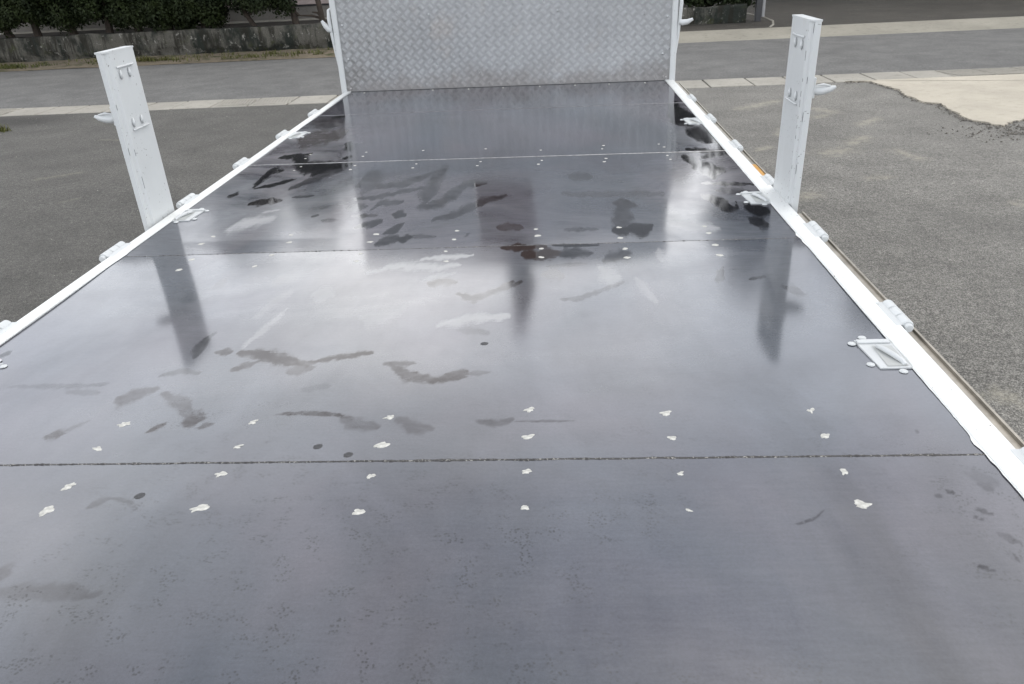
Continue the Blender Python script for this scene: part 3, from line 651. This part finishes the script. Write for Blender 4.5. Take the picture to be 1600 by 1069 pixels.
# dried water spots in clusters
sep_ = t.sepv(t.co)
spot = t.math('MULTIPLY', t.step(t.vor(200), .44, .24), t.step(t.noise(26, 3, .6, loc=(2, 9, 0)), .50, .60))
spot = t.math('MULTIPLY', t.math('MULTIPLY', spot, t.step(t.noise(2.1, 2, .5, loc=(0, 3, 6)), .34, .52)), t.step(sep_[1], 1.6, .85))
base = t.mul(base, t.math('SUBTRACT', 1.0, t.math('MULTIPLY', spot, .7)))
# tiny dark pits
pit_ = t.math('MULTIPLY', t.step(t.vor(34), .07, .03), t.step(t.noise(5, 2, loc=(1, 1, 8)), .5, .56))
base = t.mul(base, t.math('SUBTRACT', 1.0, t.math('MULTIPLY', pit_, .8)))
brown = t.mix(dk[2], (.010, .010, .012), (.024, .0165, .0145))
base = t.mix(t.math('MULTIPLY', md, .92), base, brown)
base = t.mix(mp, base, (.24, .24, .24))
# wiped streaky oil film: a rough haze lying over the glossy scale
fa = t.attr('film').outputs['Fac']
fn = t.math('ADD', t.noise(1.7, 5, .6, (.8, 1.4, 1), 1.8, (5, 2, 0)), t.math('MULTIPLY', jit, .22))
film = t.math('MULTIPLY', fa, t.math('ADD', t.lin(fn, .32, .68, .35, 1.45), t.math('MULTIPLY', t.math('SUBTRACT', hair, .5), .4)))
film = t.math('MULTIPLY', film, t.math('SUBTRACT', 1.0, t.math('MULTIPLY', md, .93)))
film = t.math('ADD', film, t.math('MULTIPLY', mp, .7)); film = t.math('ADD', film, t.math('MULTIPLY', spot, .1), clamp=True)
rg = t.lin(lo2, .3, .7, .085, .125); rg = t.math('SUBTRACT', rg, t.math('MULTIPLY', md, .05), clamp=True)
ir = t.math('SUBTRACT', t.lin(lo2, .3, .7, 1.78, 2.02), t.math('MULTIPLY', md, .50)); ir = t.math('SUBTRACT', ir, t.math('MULTIPLY', spot, .26))
t.set(col=base, rough=rg, ior=ir)
t.bump(t.math('ADD', t.noise(2.0, 1, .4, (1, .6, 1)), t.math('MULTIPLY', hair, .012)), .08, .01)
p2 = t.n('ShaderNodeBsdfPrincipled'); t.put(p2.inputs['Base Color'], t.mul(base, 1.1)); t.put(p2.inputs['Roughness'], t.lin(brush, .3, .7, .34, .46)); t.put(p2.inputs['IOR'], 1.95)
ms = t.n('ShaderNodeMixShader'); t.put(ms.inputs[0], film); t.t.links.new(t.p.outputs[0], ms.inputs[1]); t.t.links.new(p2.outputs[0], ms.inputs[2]); t.t.links.new(ms.outputs[0], t.out.inputs[0])
BED = t.m
seams = [0.02, 1.053, 2.100, 3.166, 4.25, 5.03]
SEAM_TILT = [0, 0, 0, -.018, -.015, -.03]
plates = []; OFF = {}
def plate_z(x, y):
    i = max(0, min(4, sum(1 for k in range(1, 5) if y > seams[k]+SEAM_TILT[k]*x)))
    e = min(1, max(0, min(y-seams[i], seams[i+1]-y))/.12)
    return e*.0016*(math.sin(x*3.1+i*1.7)*math.sin(y*4.2+i)+.5*math.sin(x*7.3+i*2)*math.sin(y*6.1)) + OFF[i]
def film_amt(X, Y, i):
    a = np.full(len(X), (.33, .26, .40, .04, .03)[i])
    if i == 3: a = np.maximum(a, .50*np.clip((-.50-X)/.2, 0, 1)*np.clip((4.15-Y)/.4, 0, 1)); a = np.maximum(a, .30*np.clip((X-.74)/.1, 0, 1))
    if i == 2: a = np.maximum(a*np.clip((3.25-Y)/.45, .35, 1), .5*np.clip((-.52-X)/.15, 0, 1))
    return a
for i in range(5):
    y0, y1 = seams[i]+.0016, seams[i+1]-.0016; nx, ny = 290, int((y1-y0)/.0068)
    V, F = grid(-1.0, 1.0, 0, 1, nx, ny); X = V[:, 0]
    a = y0+SEAM_TILT[i]*X; b = y1+SEAM_TILT[i+1]*X; Y = a+(b-a)*V[:, 1]; V[:, 1] = Y
    # gentle oil-canning of the sheet
    e = np.minimum(1, np.minimum((Y-y0), (y1-Y)).clip(0)/.12)
    OFF[i] = rng.uniform(-.0006, .0006)
    V[:, 2] = e*.0016*(np.sin(X*3.1+i*1.7)*np.sin(Y*4.2+i)+.5*np.sin(X*7.3+i*2)*np.sin(Y*6.1)) + OFF[i]
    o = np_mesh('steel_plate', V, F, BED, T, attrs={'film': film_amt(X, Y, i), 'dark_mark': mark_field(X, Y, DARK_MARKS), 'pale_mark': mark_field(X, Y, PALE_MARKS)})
    plates.append(o)
m = MB(); m.box(-1.0, 1.0, .02, 5.03, -.05, -.006); m.build('bed_floor', DARK, T)
# --- weld beads along the seams
tw = NT('weld_metal'); f = tw.noise(220, 3, .7); f2 = tw.noise(40, 4, .6, (1, 3, 1))
tw.set(col=tw.mix(tw.step(f, .52, .66), (.022, .02, .02), (.34, .33, .31)), rough=.5, metal=tw.step(f, .5, .6)); tw.bump(f, .8, .003)
for si, (wd, hh) in {1: (.0048, .0032), 2: (.0045, .003)}.items():
    n = 700; prof = 5; V = []
    for i in range(n+1):
        x = -1.0+2.0*i/n; k = .65+.7*abs(noise.noise((x*38, si, 0)))+.45*max(0, noise.noise((x*5, si, 4)))
        yj = .0015*noise.noise((x*14, si, 2)); hk = hh*(.4+.9*abs(noise.noise((x*90, si, 7))))
        for j in range(prof):
            q = -1+2*j/(prof-1); V.append((x, seams[si]+SEAM_TILT[si]*x+yj+q*wd*k, -.0012+hk*(1-q*q)*1.0+(.0005 if abs(q) < 1 else 0)))
    F = np.array([(i*prof+j, (i+1)*prof+j, (i+1)*prof+j+1, i*prof+j+1) for i in range(n) for j in range(prof-1)])
    np_mesh('weld_bead', np.array(V), F, tw.m, T)
for si in (3, 4):                                # ground-flush bright seams
    m = MB(); n = 60
    vs = []; 
    for i in range(n+1):
        x = -1+2*i/n; w = (.0030 if si == 3 else .0030)*(.6+.8*abs(noise.noise((x*9, si, 0)))); y = seams[si]+SEAM_TILT[si]*x
        vs += [(x, y-w, .0008), (x, y+w, .0022)]
    m.add(vs, [(2*i, 2*i+2, 2*i+3, 2*i+1) for i in range(n)]); m.build('seam_edge', plain('bright_seam', (.27, .27, .27) if si == 3 else (.16, .16, .17), .45, .5, .3, 60), T)
# --- primer dabs over the plug welds
SPOTS1 = [(-.52, 1.18, 1.), (-.27, 1.18, .8), (-.01, 1.19, .8), (.25, 1.21, .9), (.5, 1.19, 1.), (.76, 1.19, .8), (-.53, 1.1, .8), (-.27, 1.1, .7), (-.01, 1.1, 1.1), (.25, 1.12, .9), (.5, 1.11, .8), (.76, 1.11, .8),
          (-.52, .99, 1.), (-.27, 1.02, 1.), (-.01, 1.01, .7), (.25, 1.02, .8), (.5, 1.01, .6), (.76, 1.01, .8), (-.52, .93, 1.35), (-.27, .93, 1.1), (-.01, .92, 1.), (.25, .93, .8), (.5, .92, .4), (.76, .93, 1.25)]
SPOTS2 = [(-.53, 2.26), (-.26, 2.24), (0, 2.25), (.25, 2.24), (.5, 2.23), (.75, 2.22), (-.52, 2.19), (-.26, 2.17), (0, 2.17), (.25, 2.18), (.49, 2.14), (.75, 2.16), (-.26, 2.07), (-.01, 2.07), (.26, 2.07), (.5, 2.05), (.76, 2.06), (-.77, 2.06), (-.26, 2.01), (0, 1.99), (.26, 2.0), (.5, 1.98), (.75, 1.98), (-.77, 1.98), (-.53, 2.08), (-.55, 1.99), (-.79, 2.27), (-.80, 2.2)]
def dab(x, y, s, k, mat, hgt=.0007, asp=1.5, ang=None, name='paint_dab'):
    n = 18; ang = rng.uniform(-.9, .9)+.5 if ang is None else ang; ca, sa = math.cos(ang), math.sin(ang); vs = []; ph = rng.random()*50
    for (q, zz) in ((1, -.4), (.9, .7)):
        for j in range(n):
            w = 2*math.pi*j/n; r_ = s*q*(1+k*1.1*noise.noise((math.cos(w)*1.1+ph, math.sin(w)*1.1, 0))+k*.22*noise.noise((math.cos(w)*4+ph, math.sin(w)*4, 3)))
            u, v = r_*math.cos(w)*asp, r_*math.sin(w); vs.append((u*ca-v*sa, u*sa+v*ca, hgt*zz))
    vs.append((0, 0, hgt)); m = MB(); m.add(vs, [(j, (j+1) % n, n+(j+1) % n, n+j) for j in range(n)]+[(n+j, n+(j+1) % n, 2*n) for j in range(n)])
    o = m.build(name, mat, T); o.location = (x, y, plate_z(x, y)+.0002); return o
for (x, y, s) in SPOTS1: dab(x, y, .0072*s, .8, PRIMER, asp=1.25+.6*rng.random())
for (x, y) in SPOTS2: dab(x+rng.uniform(-.006, .006), y, .0075*rng.uniform(.7, 1.1), .35, PRIMER, asp=1.25, ang=rng.uniform(-.5, .8))
for x in (-.77, -.52, -.26, 0, .25, .505, .76):
    for dy_ in (.165, .10, -.055, -.115): 
        if rng.random() < .9: dab(x+rng.uniform(-.012, .012), 3.166+dy_-.018*x+rng.uniform(-.01, .01), .0065*rng.uniform(.6, 1.05), .35, PRIMER, asp=1.1)
for (x, y) in [(-.9, 5.0), (-.46, 5.0), (-.23, 4.985), (-.01, 4.98), (.22, 4.975), (.44, 4.96), (.65, 4.955), (.87, 4.95)]: dab(x, y, .0055, .2, PRIMER, .004, 1.0)
for (x, y) in [(-.123, 1.098), (-.062, 1.072), (-.383, .963), (.144, 1.48)]: dab(x, y, .0078, .15, plain('plug_scale', (.028, .028, .03), .6, 0, .5, 200), .0003, 1.1, .6, 'plug_weld')

# --- side rails with ragged paint line
def side(sg):
    s = sg
    xo = 1.0505 if s > 0 else 1.036
    m = MB(); m.box(min(s*1.0006, s*xo), max(s*1.0006, s*xo), 0, 5.12, -.075, .0055, .002); rail = m.build('side_rail', WHITE_RAIL, T, 30)
    n = 420; vs = []
    for i in range(n+1):
        y = .02+5.0*i/n; near = max(0, 1-min(abs(y-q) for q in (1.053, 2.1))/.09)
        w = .001+.002*max(0, noise.noise((y*6, s, 0)))+.002*abs(noise.noise((y*40, s, 2)))+near*(.003+.008*noise.noise((y*30, s, 5)))
        vs += [(s*(1.0-max(.001, w)), y, .0019), (s*1.001, y, .0024)]
    m = MB(); m.add(vs, [(2*i, 2*i+2, 2*i+3, 2*i+1) for i in range(n)]); m.build('paint_edge', WHITE_RAIL, rail)
    # folded-down side gate: hollow aluminium board with lipped top edge
    x0, x1 = 1.058, 1.098
    dz = 0 if s > 0 else -.035
    prof = [(x0, -.47), (x0, -.035), (x0+.006, -.035), (x0+.007, -.018), (x0+.026, -.018), (x0+.027, -.012), (x0+.032, -.012), (x0+.033, -.030), (x1, -.030), (x1, -.47)]
    prof = [(p_[0], p_[1]+dz) for p_ in prof]
    for (ya, yb) in ((.0, 2.372), (2.60, 5.0)):
        m = MB(); m.prism([(s*p[0], p[1]) for p in prof], ya, yb, 'y'); gate = m.build('side_gate', ALU, T)
        for k in range(4):
            m = MB(); z = -.10-k*.105; m.box(min(s*(x1), s*(x1+.006)), max(s*x1, s*(x1+.006)), ya+.01, yb-.01, z-.03, z+.03, .002); m.build('gate_rib', ALU, gate)
        if s > 0 and ya > 1:
            m = MB(); m.box(x0+.0085, x0+.0255, 2.80, 2.98, -.0185, -.0145, .001); m.build('reflector', ORANGE, gate)
    for y in (.43, 1.0, 1.58, 2.15, 2.68, 3.23, 3.80, 4.36):
        hx = s*(1.0645 if s > 0 else 1.055); m = MB(); L = .118; r_ = .0138
        hg = MB(); hg.box(min(s*(xo-.012), s*(xo+.008)), max(s*(xo-.012), s*(xo+.008)), y-L/2, y+L/2, .0040, .0062, .0005); hinge = hg.build('hinge', WHITE, T)
        for k in range(3):
            a = y-L/2+k*L/3; kn = MB(); kn.tube([(hx, a+.001, .0), (hx, a+.003, .0), (hx, a+L/3-.003, .0), (hx, a+L/3-.001, .0)], [r_-.0015, r_, r_, r_-.0015], 14); kn.build('knuckle', WHITE, hinge, 30)
        kn = MB(); kn.tube([(hx, y-L/2-.010, .0), (hx, y-L/2-.008, .0), (hx, y-L/2+.002, .0)], [.008, .0095, .0095], 12); kn.build('pin', WHITE, hinge, 30)
    # lashing cleats let into the floor beside the rail
    for y in ((1.40, 2.49, 3.745) if s > 0 else (1.372, 2.495, 3.77)):
        c = MB(); X0, X1 = .9365, .9985
        q = [(s*(X0+.002), y-.062), (s*X1, y-.062), (s*X1, y+.058), (s*(X0-.008), y+.058)]
        if s < 0: q = q[::-1]
        c.prism(q, -.002, .0032, 'z')
        cleat = c.build('lashing_cleat', WHITE, T)
        c = MB(); c.box(min(s*(X0-.006), s*(X1-.002)), max(s*(X0-.006), s*(X1-.002)), y+.040, y+.055, .003, .007, .001); c.build('cleat_rim', WHITE, cleat, 30)
        c = MB(); c.add([(s*(X0+.018), y-.056, .0042), (s*(X1-.004), y-.056, .0042), (s*(X1-.004), y+.030, .0042), (s*(X0+.018), y+.030, .0042)], [(0, 1, 2, 3)]); c.build('recess', plain('recess_shade', (.36, .37, .36), .6), cleat)  # flat sheet; the trough's shade is put in as a darker white
        pts = [(s*(X0+.026), y+.026, .005), (s*(X0+.026), y+.018, .009), (s*(X0+.032), y+.000, .011), (s*(X0+.042), y-.024, .010), (s*(X0+.050), y-.042, .008), (s*(X0+.053), y-.052, .004)]
        c = MB(); c.tube(pts, [.0035, .005, .0055, .0055, .005, .004], 10); c.build('lashing_ring', WHITE, cleat, 40)
        for (bx, by) in ((X0-.016, y+.046), (X0+.014, y+.072), (X0-.010, y-.044), (X0+.042, y-.073)):
            c = MB(); c.dome((s*bx, by, .001), .0085, .0085, .0032, 12); c.build('bolt', WHITE, cleat, 50)
    # stake post
    y0, y1 = (2.385, 2.566) if s < 0 else (2.385, 2.585)
    def pr(a): return (s*a[0], a[1])
    outline = [(1.047, y0+.032), (1.0472, y1-.004), (1.050, y1), (1.073, y1), (1.076, y1-.004), (1.076, y0+.004), (1.073, y0), (1.0585, y0), (1.0555, y0+.004), (1.0548, y0+.017), (1.0485, y0+.025)]
    o2 = [pr(a) for a in outline]
    if s > 0: o2 = o2[::-1]
    m = MB(); m.prism(o2, -.35, .545, 'z'); post = m.build('stake_post', WHITE, T)
    # cap plate and corner lip
    m = MB(); cap = [pr((1.0465, y0+.02)), pr((1.0535, y0-.001)), pr((1.0768, y0-.001)), pr((1.0768, y1+.001)), pr((1.0465, y1+.001))]; m.prism(cap if s > 0 else cap[::-1], .545, .550, 'z'); m.build('cap', WHITE, post)
    for (xx, yy) in ((1.0552, y0+.0035), (1.0482, y0+.0255)):
        m = MB(); z = .02
        while z < .53:
            l_ = rng.uniform(.004, .05)
            if rng.random() < (.5 if s > 0 else .2): m.box(s*xx-.0004, s*xx+.0004, yy-.0006, yy+.0003, z, z+l_)
            z += l_+rng.uniform(.004, .03)
        o = m.build('seam_crack', DARK, post); o['kind'] = 'stuff'
    yb0, yb1 = y0+.048, y1-.032; xs_ = s*1.0475
    for z in (.500, .309):
        m = MB(); m.tube([(xs_-s*.0005, yb0, z), (xs_-s*.004, yb0+.008, z), (xs_-s*.004, yb1-.008, z), (xs_-s*.0005, yb1, z)], .0034, 8); m.build('stiffener', WHITE, post, 40)
    for z, f_ in ((.478, 1), (.331, -1)):
        for q in (.18, .72):
            yy = yb0+(yb1-yb0)*q; m = MB(); pts = []
            for k in range(7):
                w = -1.1+2.2*k/6; pts.append((xs_-s*(.0005+.004*math.cos(w)), yy+.010*math.cos(w)*-1, z+.016*math.sin(w)))
            m.tube(pts, [.0012, .0032, .0045, .005, .0045, .0032, .0012], 8); m.build('punched_lug', WHITE, post, 50)
    # latch: pivot block and horn handle on the outer side
    yl = y0+.03; zl = .352
    m = MB(); m.box(min(s*1.076, s*1.086), max(s*1.076, s*1.086), yl-.016, yl+.03, zl-.022, zl+.038, .002); lat = m.build('latch', WHITE, post, 30)
    pts = [(1.080, .0, .0), (1.096, -.003, -.003), (1.114, -.007, -.001), (1.132, -.011, .005), (1.146, -.014, .012)]
    m = MB(); m.tube([(s*(a if s > 0 else 1.08+(a-1.08)*.95), yl+b_, zl+c_) for a, b_, c_ in pts], [.015, .0165, .015, .011, .005], 14)
    m.v = [(a, b_, zl+(c_-zl)*.82) for a, b_, c_ in m.v]; m.build('handle', WHITE, lat, True)
    m = MB(); m.tube([(s*1.088, yl-.010, zl+.014), (s*1.108, yl-.012, zl+.0165), (s*1.130, yl-.014, zl+.013)], [.002, .0042, .002], 8); m.build('handle_lip', WHITE, lat, True)
side(-1); side(1)
m = MB(); m.box(-1.046, 1.046, -.05, -.001, -.12, .012, .005); m.build('rear_beam', WHITE_RAIL, T)
m = MB(); m.box(-1.03, 1.03, -.085, -.055, -.48, -.03, .005); m.build('tail_gate', ALU, T)

# --- front bulkhead of chequer plate
BH = bpy.data.objects.new('bulkhead', None); C.objects.link(BH); BH.parent = T; BH.location = (0, 5.035, 0); BH.rotation_euler = (0, 0, R(-1.6))
ta = NT('chequer_alloy'); a = ta.noise(2.2, 5, .6); sc = ta.noise(30, 4, .65, (1, 1, .3)); fi = ta.noise(240, 2, .7)
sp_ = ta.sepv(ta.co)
grime = ta.math('MULTIPLY', ta.step(ta.math('ADD', sp_[2], ta.math('MULTIPLY', ta.math('SUBTRACT', ta.noise(5, 5, .65), .5), .35)), .16, .0), .6)
c_ = ta.mul((.33, .338, .345), ta.lin(a, .3, .7, .88, 1.08)); c_ = ta.mul(c_, ta.lin(fi, .2, .8, .8, 1.18));
c_ = ta.mix(grime, c_, (.20, .185, .175)); c_ = ta.mix(ta.math('MULTIPLY', ta.step(ta.noise(3.2, 4, .6, loc=(9, 0, 1)), .55, .72), .25), c_, (.40, .34, .29))
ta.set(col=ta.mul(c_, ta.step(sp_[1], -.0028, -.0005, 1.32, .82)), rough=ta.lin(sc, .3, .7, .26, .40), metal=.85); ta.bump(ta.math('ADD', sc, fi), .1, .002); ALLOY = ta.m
W2, HB = 1.032, 1.12
m = MB(); m.box(-W2, W2, .0, .012, .002, .585); chq = m.build('chequer_plate', ALLOY, BH)
# raised five-bar lozenges
p = .0575; bars_v = []; bars_f = []
nxp = int(2*W2/p)+1; nzp = int(.58/p)+1
tri = [(0, 1, 5, 4), (1, 2, 6, 5), (2, 3, 7, 6), (3, 0, 4, 7), (4, 5, 6, 7)]
for i in range(nxp*2):
    for j in range(nzp*2):
        if (i+j) % 2: continue
        cx = -W2+.02+i*p/2; cz = .022+j*p/2; d = 1 if i % 2 == 0 else -1
        if cx > W2-.02 or cz > .57: continue
        for k in (-2, -1, 0, 1, 2):
            ox = cx+k*.0066*.7071*d*-1; oz = cz+k*.0066*.7071; hl_ = .0175; w = .0022; dxx, dzz = .7071*d, .7071
            base_i = len(bars_v)
            for (u, v) in ((-hl_, 0), (0, -w), (hl_, 0), (0, w)): bars_v.append((ox+u*dxx-v*dzz*d, -.0, oz+u*dzz+v*dxx*d))
            for (u, v) in ((-hl_*.85, 0), (0, -w*.6), (hl_*.85, 0), (0, w*.6)): bars_v.append((ox+u*dxx-v*dzz*d, -.003, oz+u*dzz+v*dxx*d))
            bars_f += [tuple(base_i+q for q in f) for f in tri]
o = np_mesh('tread_bars', np.array(bars_v), np.array(bars_f), ALLOY, chq, smooth=False); o['kind'] = 'stuff'
for s in (-1, 1):
    m = MB(); m.box(min(s*1.026, s*1.062), max(s*1.026, s*1.062), -.010, .05, -.07, HB+.02, .005); fr = m.build('bulkhead_frame', WHITE, BH, 30)
    m = MB()
    m.tube([(s*1.062, .0, .50), (s*1.074, -.004, .49), (s*1.078, -.004, .44), (s*1.074, -.004, .36), (s*1.066, 0, .24), (s*1.06, 0, .16)], [.004, .009, .012, .010, .008, .004], 10); br_ = m.build('latch_bracket', WHITE, fr, True)
    if s < 0: pts = [(-1.072, -.01, .372), (-1.086, -.012, .380), (-1.104, -.014, .402), (-1.122, -.016, .432)]
    else: pts = [(1.070, -.01, .338), (1.090, -.012, .332), (1.118, -.014, .336), (1.150, -.016, .350)]
    m = MB(); m.tube(pts, [.014, .0175, .015, .008], 12); m.build('latch_handle', WHITE, fr, True)
m = MB(); m.box(-1.024, 1.024, -.008, .03, .5865, .616, .003); m.build('mid_rail', WHITE, BH, 30)
for (xa, xb) in ((-1.024, -.24), (.16, 1.024)):
    m = MB(); m.box(xa, xb, .003, .010, .6165, HB+.018); m.build('upper_panel', ALLOY, BH)
m = MB(); m.box(-.238, .158, .0115, .020, .6165, HB+.018); m.build('centre_panel', plain('rusty_brown', (.085, .055, .047), .7, 0, .3, 6), BH)
m = MB(); m.box(-1.062, 1.062, -.012, .052, HB+.0205, HB+.06, .006); m.build('top_rail', WHITE, BH, 30)
for (x, z) in [(-1.0, .02), (-1.0, .40), (1.0, .37), (1.005, .02), (-.45, .44), (.34, .43), (.98, .16), (-.99, .2)] + [(x*.25, .54) for x in range(-3, 4)]:
    m = MB(); m.dome((x, -.001, z), .008, .008, .006, 10, 'y', -1); m.build('rivet', ALLOY, BH, 50)
m = MB(); m.box(-1.02, 1.02, -.006, .02, -.004, .0018); m.build('floor_angle', DARK, BH)

# --- cab and running gear, out of the photograph's sight
cab = MB(); cab.prism([(5.25, -.55), (5.25, .60), (5.35, .68), (6.25, .72), (6.80, .15), (6.92, -.55)], -.86, .86, 'x'); cb = cab.build('cab', WHITE, T)
m = MB(); m.box(-.6, .6, 5.235, 5.249, .2, .52); m.build('rear_window', plain('cab_glass', (.015, .017, .02), .1), cb)
m = MB(); m.box(-.42, -.30, .1, 6.7, -.35, -.16); m.box(.30, .42, .1, 6.7, -.35, -.16); m.build('chassis_rail', DARK, T)
for k in range(9):
    m = MB(); y = .25+k*.55; m.box(-1.0, 1.0, y-.03, y+.03, -.155, -.052); m.build('cross_member', DARK, T)
for (x, y, w) in ((-.72, 1.25, .34), (.72, 1.25, .34), (-.76, 5.9, .2), (.76, 5.9, .2)):
    m = MB(); m.tube([(x-w/2, y, -.59), (x-w/2+.03, y, -.59), (x+w/2-.03, y, -.59), (x+w/2, y, -.59)], [.31, .355, .355, .31], 28); wh = m.build('wheel', RUBBER, T, 40)
    sx = 1 if x > 0 else -1
    m = MB(); m.tube([(x+sx*(w/2-.02), y, -.59), (x+sx*(w/2+.004), y, -.59)], [.2, .18], 20); m.build('rim', WHITE, wh, 40)
